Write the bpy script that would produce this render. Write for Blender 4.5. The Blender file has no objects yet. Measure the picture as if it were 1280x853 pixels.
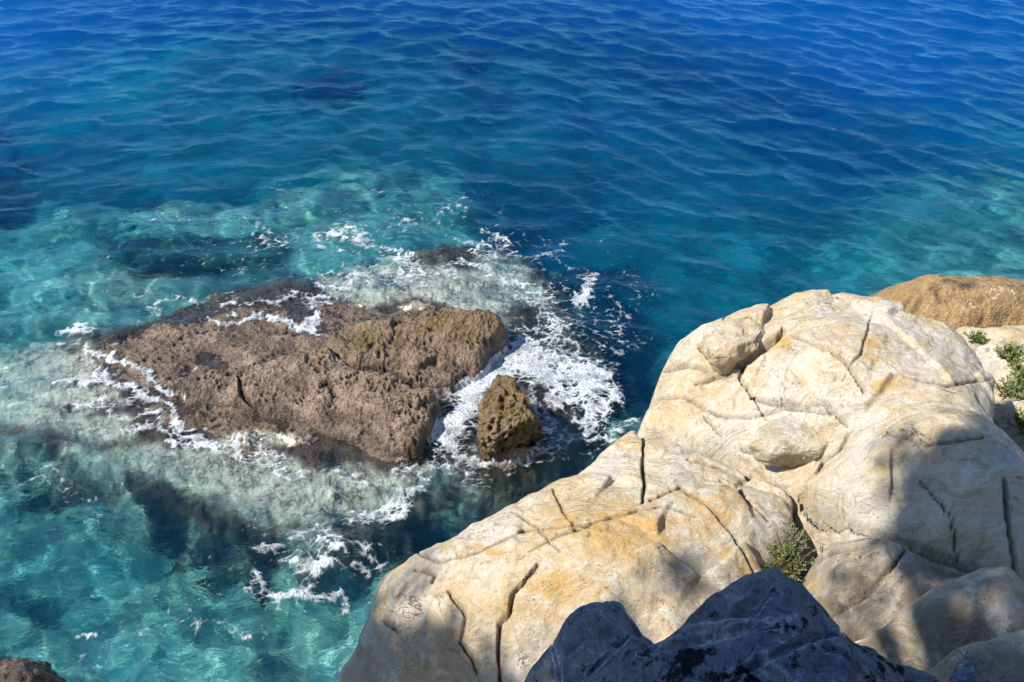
import bpy, bmesh, math, random
import numpy as np
from mathutils import Vector

# ------------------------------------------------------------------ camera, sky, sun, exposure
S = bpy.context.scene
COL = S.collection
CAM_H, PITCH, LENS = 9.0, math.radians(38.0), 35.0
cam = bpy.data.cameras.new('camera')
cam.lens = LENS; cam.sensor_width = 36; cam.clip_end = 6000; cam.clip_start = 0.05
co = bpy.data.objects.new('camera', cam); COL.objects.link(co)
co.location = (0, 0, CAM_H); co.rotation_euler = (math.pi/2 - PITCH, 0, 0)
S.camera = co

SUN_DIR = np.array([-0.64, -0.17, 0.75]); SUN_DIR /= np.linalg.norm(SUN_DIR)
SUN_EL = math.asin(SUN_DIR[2]); SUN_AZ = math.atan2(SUN_DIR[0], SUN_DIR[1])
W = bpy.data.worlds.new('World'); S.world = W; W.use_nodes = True
nt = W.node_tree; bg = nt.nodes['Background']
sky = nt.nodes.new('ShaderNodeTexSky'); sky.sky_type = 'NISHITA'; sky.sun_disc = False
sky.sun_elevation = SUN_EL; sky.sun_rotation = SUN_AZ; sky.altitude = 0
sky.air_density = 1.0; sky.dust_density = 0.0; sky.ozone_density = 5.0
nt.links.new(sky.outputs[0], bg.inputs[0]); bg.inputs[1].default_value = 0.125
sl = bpy.data.lights.new('sun', 'SUN'); sl.energy = 5.0; sl.cycles.is_caustics_light = True; sl.angle = math.radians(0.55); sl.color = (1.0, 0.925, 0.80)
so = bpy.data.objects.new('sun', sl); COL.objects.link(so); so.location = (-20, -5, 30)
so.rotation_euler = Vector(SUN_DIR).to_track_quat('Z', 'Y').to_euler()
S.view_settings.view_transform = 'Standard'; S.view_settings.look = 'None'
S.view_settings.exposure = 0.62; S.view_settings.gamma = 1.0; S.view_settings.use_curve_mapping = False
S.cycles.max_bounces = 7; S.cycles.diffuse_bounces = 3; S.cycles.glossy_bounces = 3
S.cycles.transmission_bounces = 5; S.cycles.volume_bounces = 1; S.cycles.transparent_max_bounces = 12
S.cycles.use_denoising = True; S.cycles.sample_clamp_indirect = 4.0
S.cycles.caustics_reflective = False; S.cycles.caustics_refractive = True

# ------------------------------------------------------------------ pixel <-> world (1280 x 853 photograph)
F = 1280*LENS/36; CP, SP = math.cos(PITCH), math.sin(PITCH)
def P(px, py, z):
    a = (px-640)/F; b = (426.5-py)/F
    t = (z-CAM_H)/(-SP + b*CP)
    return (a*t, (CP + b*SP)*t, z)
def PX(v):
    x, y, z = v[:, 0], v[:, 1], v[:, 2]-CAM_H
    dep = np.maximum(y*CP - z*SP, .05); up = y*SP + z*CP
    return np.stack([640 + F*x/dep, 426.5 - F*up/dep], 1)

# ------------------------------------------------------------------ noise
rng = np.random.default_rng(7); random.seed(7)
PERM = rng.permutation(256).astype(np.int32); PERM = np.concatenate([PERM]*3)
GR = rng.normal(size=(256, 3)).astype(np.float32); GR /= np.linalg.norm(GR, axis=1)[:, None]; GR *= 1.5
RP = rng.random((256, 3)).astype(np.float32)
def perlin(p):
    p = np.asarray(p, np.float32); f0 = np.floor(p); i = f0.astype(np.int32) & 255; f = p - f0
    u = f*f*f*(f*(f*6-15)+10); r = np.zeros(len(p), np.float32)
    for dx in (0, 1):
        wx = u[:, 0] if dx else 1-u[:, 0]; hx = PERM[(i[:, 0]+dx) & 255]
        for dy in (0, 1):
            wy = wx*(u[:, 1] if dy else 1-u[:, 1]); hy = PERM[hx+((i[:, 1]+dy) & 255)]
            for dz in (0, 1):
                w = wy*(u[:, 2] if dz else 1-u[:, 2])
                g = GR[PERM[hy+((i[:, 2]+dz) & 255)]]
                r += w*(g[:, 0]*(f[:, 0]-dx)+g[:, 1]*(f[:, 1]-dy)+g[:, 2]*(f[:, 2]-dz))
    return r
def fbm(p, sc, octv=4, gain=.5, ridge=False):
    p = np.asarray(p, np.float32)*sc; r = 0; a = 1
    for k in range(octv):
        n = perlin(p + 17.3*k)
        r = r + a*((1-2*np.abs(n)) if ridge else n); a *= gain; p = p*2.03
    return r
def worley(p, jit=1.0):                       # 2-D, returns F1, F2
    p = np.asarray(p, np.float32); c = np.floor(p).astype(np.int32)
    f1 = np.full(len(p), 9, np.float32); f2 = f1.copy()
    for dx in (-1, 0, 1):
        for dy in (-1, 0, 1):
            cx = c[:, 0]+dx; cy = c[:, 1]+dy
            h = PERM[PERM[cx & 255]+(cy & 255)]; q = RP[h]
            d = np.hypot(cx+.5+jit*(q[:, 0]-.5)-p[:, 0], cy+.5+jit*(q[:, 1]-.5)-p[:, 1])
            m = d < f1; f2 = np.where(m, f1, np.minimum(f2, d)); f1 = np.where(m, d, f1)
    return f1, f2
def cells(p):                                 # nearest cell's hash and the offset from its centre
    p = np.asarray(p, np.float32); c = np.floor(p).astype(np.int32); b = np.full(len(p), 9, np.float32); H = np.zeros(len(p), np.int32); ox = b*0; oy = b*0
    for dx in (-1, 0, 1):
        for dy in (-1, 0, 1):
            cx = c[:, 0]+dx; cy = c[:, 1]+dy; h = PERM[PERM[cx & 255]+(cy & 255)]
            ax = p[:, 0]-cx-RP[h, 0]; ay = p[:, 1]-cy-RP[h, 1]; d = np.hypot(ax, ay); m = d < b; b = np.where(m, d, b); H = np.where(m, h, H); ox = np.where(m, ax, ox); oy = np.where(m, ay, oy)
    return H, ox, oy
def sstep(a, b, x):
    t = np.clip((x-a)/(b-a), 0, 1); return t*t*(3-2*t)
def xy0(x, y, z=0): return np.stack([x, y, np.zeros_like(x)+z], 1)

# ------------------------------------------------------------------ geometry tools
def polyline_dist(q, pts, closed=False):
    pts = np.asarray(pts, np.float64); n = len(pts); best = np.full(len(q), 1e9); bi = np.zeros(len(q), np.int32); bt = np.zeros(len(q))
    for k in range(n if closed else n-1):
        a = pts[k, :2]; b = pts[(k+1) % n, :2]; e = b-a; L = max(e@e, 1e-12)
        t = np.clip(((q-a)@e)/L, 0, 1); d = np.hypot(q[:, 0]-a[0]-t*e[0], q[:, 1]-a[1]-t*e[1])
        m = d < best; best[m] = d[m]; bi[m] = k; bt[m] = t[m]
    return best, bi, bt
def inside(q, poly):
    r = np.zeros(len(q), bool); n = len(poly)
    for k in range(n):
        x1, y1 = poly[k][0], poly[k][1]; x2, y2 = poly[(k+1) % n][0], poly[(k+1) % n][1]
        if y1 == y2: continue
        c = (y1 > q[:, 1]) != (y2 > q[:, 1])
        r ^= c & (q[:, 0] < (x2-x1)*(q[:, 1]-y1)/(y2-y1)+x1)
    return r
def crom(pts, n=5):
    pts = np.asarray(pts, float); m = len(pts); out = []
    for i in range(m):
        a, b, c, d = pts[i-1], pts[i], pts[(i+1) % m], pts[(i+2) % m]
        for k in range(n):
            t = k/n
            out.append(.5*(2*b+(c-a)*t+(2*a-5*b+4*c-d)*t*t+(3*b-3*c+d-a)*t**3))
    return np.array(out)
class TPS:
    def __init__(s, pts, smooth=1e-3):
        p = np.asarray(pts, float); s.p = p[:, :2]; n = len(p)
        K = s.k(s.p[:, None]-s.p[None]) + smooth*np.eye(n); A = np.zeros((n+3, n+3)); A[:n, :n] = K
        A[:n, n] = 1; A[:n, n+1:] = s.p; A[n, :n] = 1; A[n+1:, :n] = s.p.T
        s.w = np.linalg.solve(A, np.concatenate([p[:, 2], [0, 0, 0]])); s.n = n
    def k(s, d):
        r2 = (d**2).sum(-1); return .5*r2*np.log(r2+1e-12)
    def __call__(s, q):
        out = np.zeros(len(q))
        for a in range(0, len(q), 40000):
            c = q[a:a+40000]; out[a:a+40000] = s.k(c[:, None]-s.p[None])@s.w[:s.n] + s.w[s.n]+c@s.w[s.n+1:]
        return out
def shepard(ctrl, q, p=4, soft=.35):
    c = np.asarray(ctrl, float); num = np.zeros(len(q)); den = np.zeros(len(q))
    for x, y, z in c:
        w = 1/(((q[:, 0]-x)**2+(q[:, 1]-y)**2+soft*soft)**(p/2)); num += w*z; den += w
    return num/den
def mesh_obj(name, v, faces, mat, parent=None, attrs=None, smooth=True):
    me = bpy.data.meshes.new(name); v = np.asarray(v, np.float32); faces = np.asarray(faces, np.int32); n = faces.shape[1]
    me.vertices.add(len(v)); me.vertices.foreach_set('co', v.ravel())
    me.loops.add(faces.size); me.loops.foreach_set('vertex_index', faces.ravel())
    me.polygons.add(len(faces)); me.polygons.foreach_set('loop_start', np.arange(0, faces.size, n, dtype=np.int32))
    me.polygons.foreach_set('use_smooth', np.full(len(faces), smooth))
    me.update(calc_edges=True); me.validate()
    for k, a in (attrs or {}).items():
        at = me.attributes.new(k, 'FLOAT', 'POINT'); at.data.foreach_set('value', np.asarray(a, np.float32))
    me.materials.append(mat)
    o = bpy.data.objects.new(name, me); COL.objects.link(o); o.parent = parent
    return o
def tag(o, label=None, cat=None, group=None, kind=None):
    if label: o['label'] = label
    if cat: o['category'] = cat
    if group: o['group'] = group
    if kind: o['kind'] = kind
    return o
def empty(name, loc):
    o = bpy.data.objects.new(name, None); COL.objects.link(o); o.location = loc; return o
def grid_faces(nx, ny, keep=None):
    i = np.arange(nx-1); j = np.arange(ny-1); I, J = np.meshgrid(i, j)
    a = (J*nx+I).ravel(); f = np.stack([a, a+1, a+1+nx, a+nx], 1)
    return f if keep is None else f[keep[f].any(1)]
def compact(v, f, attrs):
    used = np.unique(f); m = np.full(len(v), -1, np.int32); m[used] = np.arange(len(used))
    return v[used], m[f], {k: a[used] for k, a in attrs.items()}
def blobs(px, lst, noise=0):
    r = np.zeros(len(px))
    for (x, y, rx, ry, w) in lst:
        r = np.maximum(r, w*np.exp(-(((px[:, 0]-x)/rx)**2+((px[:, 1]-y)/ry)**2)))
    return r

# ------------------------------------------------------------------ materials
def new_mat(name):
    m = bpy.data.materials.new(name); m.use_nodes = True; n = m.node_tree; n.nodes.clear()
    return m, n
class G:
    """small node-graph helper"""
    def __init__(s, name):
        s.m, s.t = new_mat(name); s.out = s.n('OutputMaterial'); s.tc = s.n('TexCoord').outputs['Object']
    def n(s, typ, **kw):
        x = s.t.nodes.new('ShaderNode'+typ)
        for k, v in kw.items(): setattr(x, k, v)
        return x
    def l(s, a, b): s.t.links.new(a, b)
    def put(s, inp, v):
        if hasattr(v, 'is_output'): s.l(v, inp)
        else: inp.default_value = (*v, 1) if isinstance(v, tuple) and len(v) == 3 and inp.type == 'RGBA' else v
    def noise(s, sc, det=6, rough=.6, dist=0, vec=None, col=False):
        x = s.n('TexNoise'); s.l(vec or s.tc, x.inputs['Vector']); x.inputs['Scale'].default_value = sc
        x.inputs['Detail'].default_value = det; x.inputs['Roughness'].default_value = rough; x.inputs['Distortion'].default_value = dist
        return x.outputs['Color' if col else 'Fac']
    def voro(s, sc, feat='F1', vec=None, out='Distance', rand=1):
        x = s.n('TexVoronoi', feature=feat); s.l(vec or s.tc, x.inputs['Vector']); x.inputs['Scale'].default_value = sc
        x.inputs['Randomness'].default_value = rand
        return x.outputs[out]
    def ramp(s, v, a, b, lo=0.0, hi=1.0):
        x = s.n('MapRange', interpolation_type='SMOOTHSTEP'); s.put(x.inputs[0], v)
        for i, q in zip((1, 2, 3, 4), (a, b, lo, hi)): x.inputs[i].default_value = q
        return x.outputs[0]
    def math(s, op, a, b=0.0, clamp=False):
        x = s.n('Math', operation=op, use_clamp=clamp); s.put(x.inputs[0], a); s.put(x.inputs[1], b); return x.outputs[0]
    def mix(s, f, a, b, mode='MIX'):
        x = s.n('Mix', data_type='RGBA', blend_type=mode); s.put(x.inputs[0], f); s.put(x.inputs[6], a); s.put(x.inputs[7], b)
        return x.outputs[2]
    def attr(s, name): return s.n('Attribute', attribute_name=name).outputs['Fac']
    def warp(s, sc, amt, vec=None):
        c = s.noise(sc, 3, .55, vec=vec, col=True); x = s.n('VectorMath', operation='MULTIPLY_ADD')
        s.l(c, x.inputs[0]); x.inputs[1].default_value = (amt,)*3; s.l(vec or s.tc, x.inputs[2]); return x.outputs[0]
    def scale(s, v3, vec=None):
        x = s.n('VectorMath', operation='MULTIPLY'); s.l(vec or s.tc, x.inputs[0]); x.inputs[1].default_value = v3; return x.outputs[0]
    def bump(s, h, strength, dist, prev=None):
        x = s.n('Bump'); s.put(x.inputs['Height'], h); x.inputs['Strength'].default_value = strength; x.inputs['Distance'].default_value = dist
        if prev is not None: s.l(prev, x.inputs['Normal'])
        return x.outputs[0]
    def bsdf(s, col, rough=.85, normal=None, spec=.3, **kw):
        b = s.n('BsdfPrincipled'); s.put(b.inputs['Base Color'], col); s.put(b.inputs['Roughness'], rough)
        b.inputs['Specular IOR Level'].default_value = spec
        if normal is not None: s.l(normal, b.inputs['Normal'])
        for k, v in kw.items(): s.put(b.inputs[k.replace('_', ' ')], v)
        s.l(b.outputs[0], s.out.inputs['Surface']); return b

def mat_limestone(name, white=(.63, .575, .48), cream=(.60, .465, .28), ochre=(.57, .34, .09), grey=(.25, .23, .21), bw=1.0):
    g = G(name); wv = g.warp(1.3, .9)
    big = g.noise(1.1, 5, .6, vec=wv); mid = g.noise(5.5, 8, .70, 1.2)
    c = g.mix(g.ramp(big, .40, .60), cream, white)
    c = g.mix(g.ramp(mid, .50, .68, 0, .7), c, (.66, .63, .575))
    c = g.mix(g.ramp(mid, .46, .32, 0, .55), c, (.40, .32, .21))
    # swirling bands of the bedding
    wv2 = g.warp(.8, 2.2); bands = g.noise(1.0, 8, .66, .5, vec=g.scale((2.4, 11.0, 6.0), wv2))
    c = g.mix(g.ramp(bands, .51, .62, 0, .75*bw), c, (.67, .625, .54))
    c = g.mix(g.ramp(bands, .47, .34, 0, .70*bw), c, (.37, .295, .20))
    oc = g.math('ADD', g.attr('ochre'), g.math('MULTIPLY', g.math('SUBTRACT', g.noise(3.2, 8, .70, .8), .5), 2.2))
    oc = g.ramp(oc, .24, .80, 0, .92)
    ocol = g.mix(g.ramp(g.noise(9, 6, .7, .6), .4, .60), ochre, (.57, .415, .20))
    c = g.mix(oc, c, ocol)
    # pale veins, hairline cracks along the bedding
    v1 = g.voro(1.4, 'DISTANCE_TO_EDGE', vec=g.warp(2.0, .9)); m1 = g.ramp(g.noise(1.7, 4, .6), .54, .64)
    c = g.mix(g.math('MULTIPLY', g.ramp(v1, .03, .004), g.math('MULTIPLY', m1, .55)), c, (.68, .635, .555))
    bl = g.math('ABSOLUTE', g.math('SUBTRACT', g.noise(1.0, 5, .6, .4, vec=g.scale((1.6, 5.0, 3.0), g.warp(.7, 1.5))), .5))
    crk = g.math('MULTIPLY', g.ramp(bl, .010, .002), g.ramp(g.noise(2.1, 4, .65), .57, .66))
    c = g.mix(g.math('MULTIPLY', crk, .75), c, (.15, .11, .075))
    # lichen, grain and pock marks
    sp = g.noise(34, 6, .76); spm = g.ramp(g.noise(2.6, 6, .66), .44, .60)
    c = g.mix(g.math('MULTIPLY', g.ramp(sp, .53, .62), g.math('MULTIPLY', spm, .75)), c, grey)
    gra = g.noise(85, 5, .75); c = g.mix(g.ramp(gra, .52, .68, 0, .40), c, (.27, .21, .14)); c = g.mix(g.ramp(gra, .46, .34, 0, .35), c, (.72, .69, .62))
    pit = g.ramp(g.voro(30, vec=g.warp(9, .14)), .24, .06); pm = g.ramp(g.noise(5, 6, .72), .51, .62)
    pk = g.math('MULTIPLY', pit, pm); c = g.mix(g.math('MULTIPLY', pk, .7), c, (.17, .125, .08))
    gr = g.math('MULTIPLY', g.attr('grime'), g.ramp(g.noise(12, 6, .7), .3, .6, .35, 1)); c = g.mix(gr, c, (.10, .08, .06))
    h = g.math('ADD', g.math('MULTIPLY', mid, .9), g.math('MULTIPLY', sp, .5))
    h = g.math('ADD', h, g.math('MULTIPLY', bands, .9*bw))
    h = g.math('SUBTRACT', h, g.math('ADD', g.math('MULTIPLY', pk, .6), g.math('MULTIPLY', crk, 1.0)))
    nb = g.bump(gra, .6, .010, g.bump(h, .95, .045))
    g.bsdf(c, .88, nb, .25); return g.m

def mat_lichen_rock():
    g = G('shade_tinted_lichen_rock'); a = g.noise(2.4, 8, .70, .8); b = g.noise(9, 8, .74, .4); f = g.noise(40, 6, .78)
    c = g.mix(g.ramp(a, .44, .56), (.50, .62, .84), (.70, .78, .90))  # blue skylight of the shade is put into the base colour
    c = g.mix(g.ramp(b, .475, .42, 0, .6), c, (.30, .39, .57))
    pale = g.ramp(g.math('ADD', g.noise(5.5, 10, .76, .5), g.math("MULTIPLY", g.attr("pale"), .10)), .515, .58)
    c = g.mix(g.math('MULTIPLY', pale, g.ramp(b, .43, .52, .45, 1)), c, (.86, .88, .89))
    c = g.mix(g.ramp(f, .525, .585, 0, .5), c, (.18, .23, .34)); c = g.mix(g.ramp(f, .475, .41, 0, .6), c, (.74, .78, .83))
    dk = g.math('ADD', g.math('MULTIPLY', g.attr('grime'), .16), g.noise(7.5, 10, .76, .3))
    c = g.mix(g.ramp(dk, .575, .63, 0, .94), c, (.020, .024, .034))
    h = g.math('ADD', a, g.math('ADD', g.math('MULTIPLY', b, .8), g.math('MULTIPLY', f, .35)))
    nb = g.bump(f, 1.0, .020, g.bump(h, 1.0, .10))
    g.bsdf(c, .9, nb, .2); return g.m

def mat_reef(name, c1, c2, c3, wet=.45):
    g = G(name); a = g.noise(2.2, 7, .66, .6); b = g.noise(17, 7, .72); f = g.noise(60, 5, .75)
    c = g.mix(g.ramp(a, .42, .58), c1, c2); c = g.mix(g.ramp(b, .50, .66, 0, .8), c, c3)
    c = g.mix(g.math('MULTIPLY', g.ramp(f, .53, .63), .75), c, (.46, .37, .29)); c = g.mix(g.math('MULTIPLY', g.ramp(f, .46, .36), .75), c, (.05, .035, .025))
    pit = g.math('MULTIPLY', g.attr('pit'), g.ramp(g.noise(25, 4, .6), .3, .6, .5, 1)); c = g.mix(g.math('MULTIPLY', pit, .85), c, (.05, .036, .022))
    c = g.mix(g.attr('olive'), c, g.mix(g.ramp(b, .42, .6), (.06, .04, .012), (.22, .14, .042)))
    c = g.mix(g.attr('pale'), c, g.mix(g.ramp(g.noise(7, 7, .7, 1.0), .36, .54), (.40, .41, .32), (.86, .84, .72)))
    gv = g.voro(4.2, 'DISTANCE_TO_EDGE', vec=g.warp(5, .28)); gm = g.math('MULTIPLY', g.ramp(gv, .10, .01), g.ramp(g.noise(3.1, 5, .65), .44, .58))
    bl = g.ramp(g.noise(5.5, 6, .7, .8), .57, .64)
    c = g.mix(g.math('MULTIPLY', g.math('MAXIMUM', gm, bl), g.math('MULTIPLY', g.attr('pale'), .8)), c, (.10, .085, .055))
    c = g.mix(g.math('MULTIPLY', g.attr('wet'), g.math('SUBTRACT', 1.0, g.attr('pale'))), c, g.mix(.62, c, (.035, .026, .02))); c = g.mix(g.attr('grime'), c, (.03, .025, .022))
    vor = g.voro(26, vec=g.warp(14, .06))
    nb = g.bump(f, .55, .012, g.bump(g.math('ADD', b, g.math('MULTIPLY', vor, .5)), .9, .04))
    g.bsdf(c, wet, nb, .4); return g.m

def mat_seabed():
    g = G('seabed_rock_and_sand'); a = g.noise(.9, 8, .68, .7); b = g.noise(4.5, 8, .7, .6)
    c = g.mix(g.ramp(a, .40, .60), (.30, .31, .25), (.78, .76, .64))
    c = g.mix(g.ramp(b, .54, .68, 0, .85), c, (.14, .16, .11))
    v = g.ramp(g.voro(3.2, 'DISTANCE_TO_EDGE', vec=g.warp(2.2, .5)), .10, .0); c = g.mix(g.math('MULTIPLY', v, .35), c, (.17, .17, .13))
    w = g.math('ADD', g.attr('weed'), g.math('MULTIPLY', g.math('SUBTRACT', g.noise(1.7, 8, .7, .5), .5), 1.6))
    c = g.mix(g.ramp(w, .35, .65, 0, .95), c, (.018, .026, .016))
    land = g.attr('land'); c = g.mix(land, c, g.mix(g.ramp(b, .4, .6), (.20, .15, .095), (.36, .30, .22)))
    nb = g.bump(g.math('ADD', a, g.math('MULTIPLY', b, .5)), .8, .12)
    g.bsdf(c, .95, nb, .1); return g.m

def mat_water():
    g = G('sea_water')
    h = g.math('ADD', g.noise(6.0, 4, .5, .9, vec=g.scale((1, 1.7, 1))), g.math('MULTIPLY', g.noise(17, 2, .5, .6), .16))
    nb = g.bump(h, 1.0, .015)
    fr = g.n('Fresnel'); fr.inputs['IOR'].default_value = 1.333; g.l(nb, fr.inputs['Normal'])
    tr = g.n('BsdfTransparent'); rf = g.n('BsdfRefraction'); rf.inputs['IOR'].default_value = 1.333; rf.inputs['Roughness'].default_value = 0.0
    g.l(nb, rf.inputs['Normal'])
    gl = g.n('BsdfGlossy'); gl.inputs['Roughness'].default_value = .03; gl.inputs['Color'].default_value = (.48, .82, 1.0, 1); g.l(nb, gl.inputs['Normal'])
    m1 = g.n('MixShader'); g.l(g.ramp(g.attr('shallow'), 0, 1, .15, .82), m1.inputs[0]); g.l(tr.outputs[0], m1.inputs[1]); g.l(rf.outputs[0], m1.inputs[2])
    m2 = g.n('MixShader'); g.l(fr.outputs[0], m2.inputs[0]); g.l(m1.outputs[0], m2.inputs[1]); g.l(gl.outputs[0], m2.inputs[2])
    g.l(m2.outputs[0], g.out.inputs['Surface'])
    return g.m
def mat_water_body():
    g = G('sea_water_body')
    va = g.n('VolumeAbsorption'); va.inputs['Color'].default_value = (0.0, .888, .992, 1); va.inputs['Density'].default_value = .85
    vs = g.n('VolumeScatter'); vs.inputs['Color'].default_value = (.02, .44, 1.0, 1); vs.inputs['Density'].default_value = .085
    ad = g.n('AddShader'); g.l(va.outputs[0], ad.inputs[0]); g.l(vs.outputs[0], ad.inputs[1]); g.l(ad.outputs[0], g.out.inputs['Volume'])
    return g.m

def mat_foam():
    g = G('sea_foam'); d = g.attr('froth')
    n = g.noise(20, 8, .76, .9); v = g.voro(34, 'F1', vec=g.warp(9, .12)); lo = g.noise(3.5, 4, .6)
    a = g.math('ADD', d, g.math('MULTIPLY', g.math('SUBTRACT', n, .5), 1.25)); a = g.math('ADD', a, g.math('MULTIPLY', g.math('SUBTRACT', v, .4), .12))
    al = g.math('ADD', g.math('MULTIPLY', g.ramp(a, .45, 1.25, 0, .66), g.ramp(lo, .36, .56, .35, 1.0)), g.ramp(a, .10, .6, 0, .24))
    b = g.bsdf((.68, .73, .78), .6, g.bump(g.math('ADD', n, v), .8, .03), .2, Alpha=al)
    return g.m
def mat_simple(name, c1, c2, sc=20, rough=.8, trans=0):
    g = G(name); c = g.mix(g.ramp(g.noise(sc, 5, .65), .35, .65), c1, c2)
    g.bsdf(c, rough, g.bump(g.noise(sc*3, 4, .7), .5, .01), .3); return g.m

M_LIME = mat_limestone('pale_limestone')
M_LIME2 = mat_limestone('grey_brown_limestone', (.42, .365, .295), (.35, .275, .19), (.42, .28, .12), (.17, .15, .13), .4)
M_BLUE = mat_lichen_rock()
M_REEF = mat_reef('pitted_reef_rock', (.15, .098, .066), (.32, .225, .165), (.085, .055, .038))
M_BROWN = mat_reef('tan_shore_rock', (.40, .255, .10), (.31, .195, .08), (.24, .165, .10), .7)
M_BED = mat_seabed(); M_WATER = mat_water(); M_BODY = mat_water_body(); M_FOAM = mat_foam()
M_LEAF = mat_simple('sage_green_leaf', (.10, .15, .045), (.20, .24, .09), 9)
M_LEAF2 = mat_simple('fresh_green_leaf', (.10, .15, .035), (.19, .23, .07), 12)
M_DRY = mat_simple('dry_twig', (.30, .27, .22), (.46, .42, .36), 30)
M_STEM = mat_simple('woody_stem', (.13, .09, .055), (.22, .17, .11), 30)
M_BARK = mat_simple('pine_bark', (.14, .085, .055), (.25, .18, .13), 9)
M_NEEDLE = mat_simple('pine_needles', (.04, .075, .025), (.075, .115, .04), 3)

# ------------------------------------------------------------------ sea surface
def wave_set(seed, mean, spread, lo, hi, n, slope):
    r = np.random.default_rng(seed); L = np.exp(r.uniform(math.log(lo), math.log(hi), n)); th = mean + r.normal(0, spread, n)
    k = 2*math.pi/L; a = slope*np.sqrt(2/n)/k*(L/hi)**.12
    return k*np.cos(th), k*np.sin(th), a, r.uniform(0, 6.28, n), np.cos(th), np.sin(th)
WA = wave_set(1, math.radians(-88), .62, .18, 1.5, 80, .195)
WB = wave_set(2, math.radians(-118), .52, .18, 1.5, 80, .195)
def sea(x, y, fade=None):
    dx = np.zeros_like(x); dy = np.zeros_like(x); dz = np.zeros_like(x)
    wb = sstep(-3, 6, x + .15*y); wv = .35*perlin(xy0(x*.55, y*.8, 3.1))+1
    for (kx, ky, a, ph, cx, cy), w in ((WA, 1-wb), (WB, wb)):
        w = np.sqrt(w)*np.clip(wv, .4, 1.6)
        for i in range(len(kx)):
            t = kx[i]*x+ky[i]*y+ph[i]; s = a[i]*w; c = np.cos(t)*s
            dz += np.sin(t)*s; dx -= .75*c*cx[i]*-1; dy -= .75*c*cy[i]*-1
    if fade is not None: dx *= fade; dy *= fade; dz *= fade
    return dx, dy, dz
def axis(lo, hi, st, far, grow=1.35):
    a = list(np.arange(lo, hi+st/2, st)); s = st; r = hi
    up = []; 
    while r < far: s *= grow; r += s; up.append(r)
    s = st; r = lo; dn = []
    while r > -far: s *= grow; r -= s; dn.append(r)
    return np.array(dn[::-1]+a+up)
def build_sea():
    ax = axis(-15.5, 15.5, .05, 2500); ay = axis(4.5, 30, .05, 2500)
    X, Y = np.meshgrid(ax, ay); x = X.ravel(); y = Y.ravel()
    fade = sstep(60, 20, np.hypot(x, y-12))*(.8+.2*sstep(8.5, 15, y))
    dx, dy, dz = sea(x, y, fade)
    v = np.stack([x+dx, y+dy, dz], 1); nx, ny = len(ax), len(ay); f = grid_faces(nx, ny)
    dep = -shepard(BED, np.stack([x, y], 1), 3.6, .5)
    o = mesh_obj('sea', v, f, M_WATER, attrs={'shallow': sstep(6.5, 2.5, dep)}); o.cycles.is_caustics_caster = True
    tag(o, 'clear blue sea fading from turquoise shallows to deep blue', kind='structure')
    # the body of water under that surface: a closed volume with the same waves on top
    v = v.copy(); v[:, 2] += .004
    rim = np.concatenate([np.arange(nx), np.arange(1, ny)*nx+nx-1, (ny-1)*nx+np.arange(nx-2, -1, -1), np.arange(ny-2, 0, -1)*nx])
    b = v[rim].copy(); b[:, 2] = -60; n0 = len(v); v = np.concatenate([v, b]); m = len(rim); i = np.arange(m); j = (i+1) % m
    side = np.stack([rim[i], n0+i, n0+j, rim[j]], 1)
    o = mesh_obj('water', v, np.concatenate([f, side]), M_BODY)
    bm = bmesh.new(); bm.from_mesh(o.data); bm.verts.ensure_lookup_table()
    bm.faces.new([bm.verts[n0+k] for k in range(m-1, -1, -1)]); bm.to_mesh(o.data); bm.free()
    tag(o, 'body of clear sea water under the surface', kind='structure')

# ------------------------------------------------------------------ seabed and shore, one sheet
BED = [P(*q) for q in [
 (0, 0, -15), (320, 0, -17), (640, 0, -18), (960, 0, -19), (1280, 0, -19), (100, 50, -11), (60, 110, -8.5), (300, 80, -13), (640, 90, -15), (960, 90, -16), (1280, 90, -17),
 (40, 190, -6.5), (220, 180, -8), (420, 180, -9), (640, 190, -8.5), (860, 190, -10), (1080, 190, -13), (1280, 190, -13), (30, 290, -5.2), (150, 260, -3.4), (330, 250, -3.0), (520, 250, -3.1), (680, 265, -3.4),
 (800, 290, -3.6), (930, 260, -6.5), (1080, 270, -8.5), (1180, 300, -4.2), (1190, 270, -6.5), (1260, 255, -6.5), (1215, 325, -1.8), (1265, 308, -1.5), (1300, 318, -1.1), (1340, 310, -1.1), (950, 330, -3.9), (850, 350, -2.9), (790, 370, -3.1), (840, 400, -2.4), (1050, 330, -5.5),
 (20, 360, -2.0), (120, 330, -1.5), (240, 300, -1.25), (350, 288, -1.15), (440, 285, -1.2), (520, 295, -1.4), (240, 350, -3.2), (320, 340, -3.2), (60, 420, -1.3), (150, 385, -1.05), (720, 330, -3.8), (740, 400, -5),
 (20, 500, -1.1), (10, 570, -2.0), (100, 588, -.85), (220, 626, -.9), (320, 662, -.9), (420, 682, -.95), (30, 575, -.9), (60, 650, -1.4), (150, 690, -1.5), (260, 720, -1.5), (330, 770, -1.35), (380, 820, -1.3),
 (250, 800, -1.5), (120, 780, -1.6), (40, 800, -1.7), (60, 880, -1.5), (440, 730, -2.7), (480, 680, -2.4), (540, 630, -1.6), (600, 620, -1.3), (780, 500, -4.5), (730, 540, -2.4), (660, 620, -1.2), (180, 840, -1.7)]]
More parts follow.
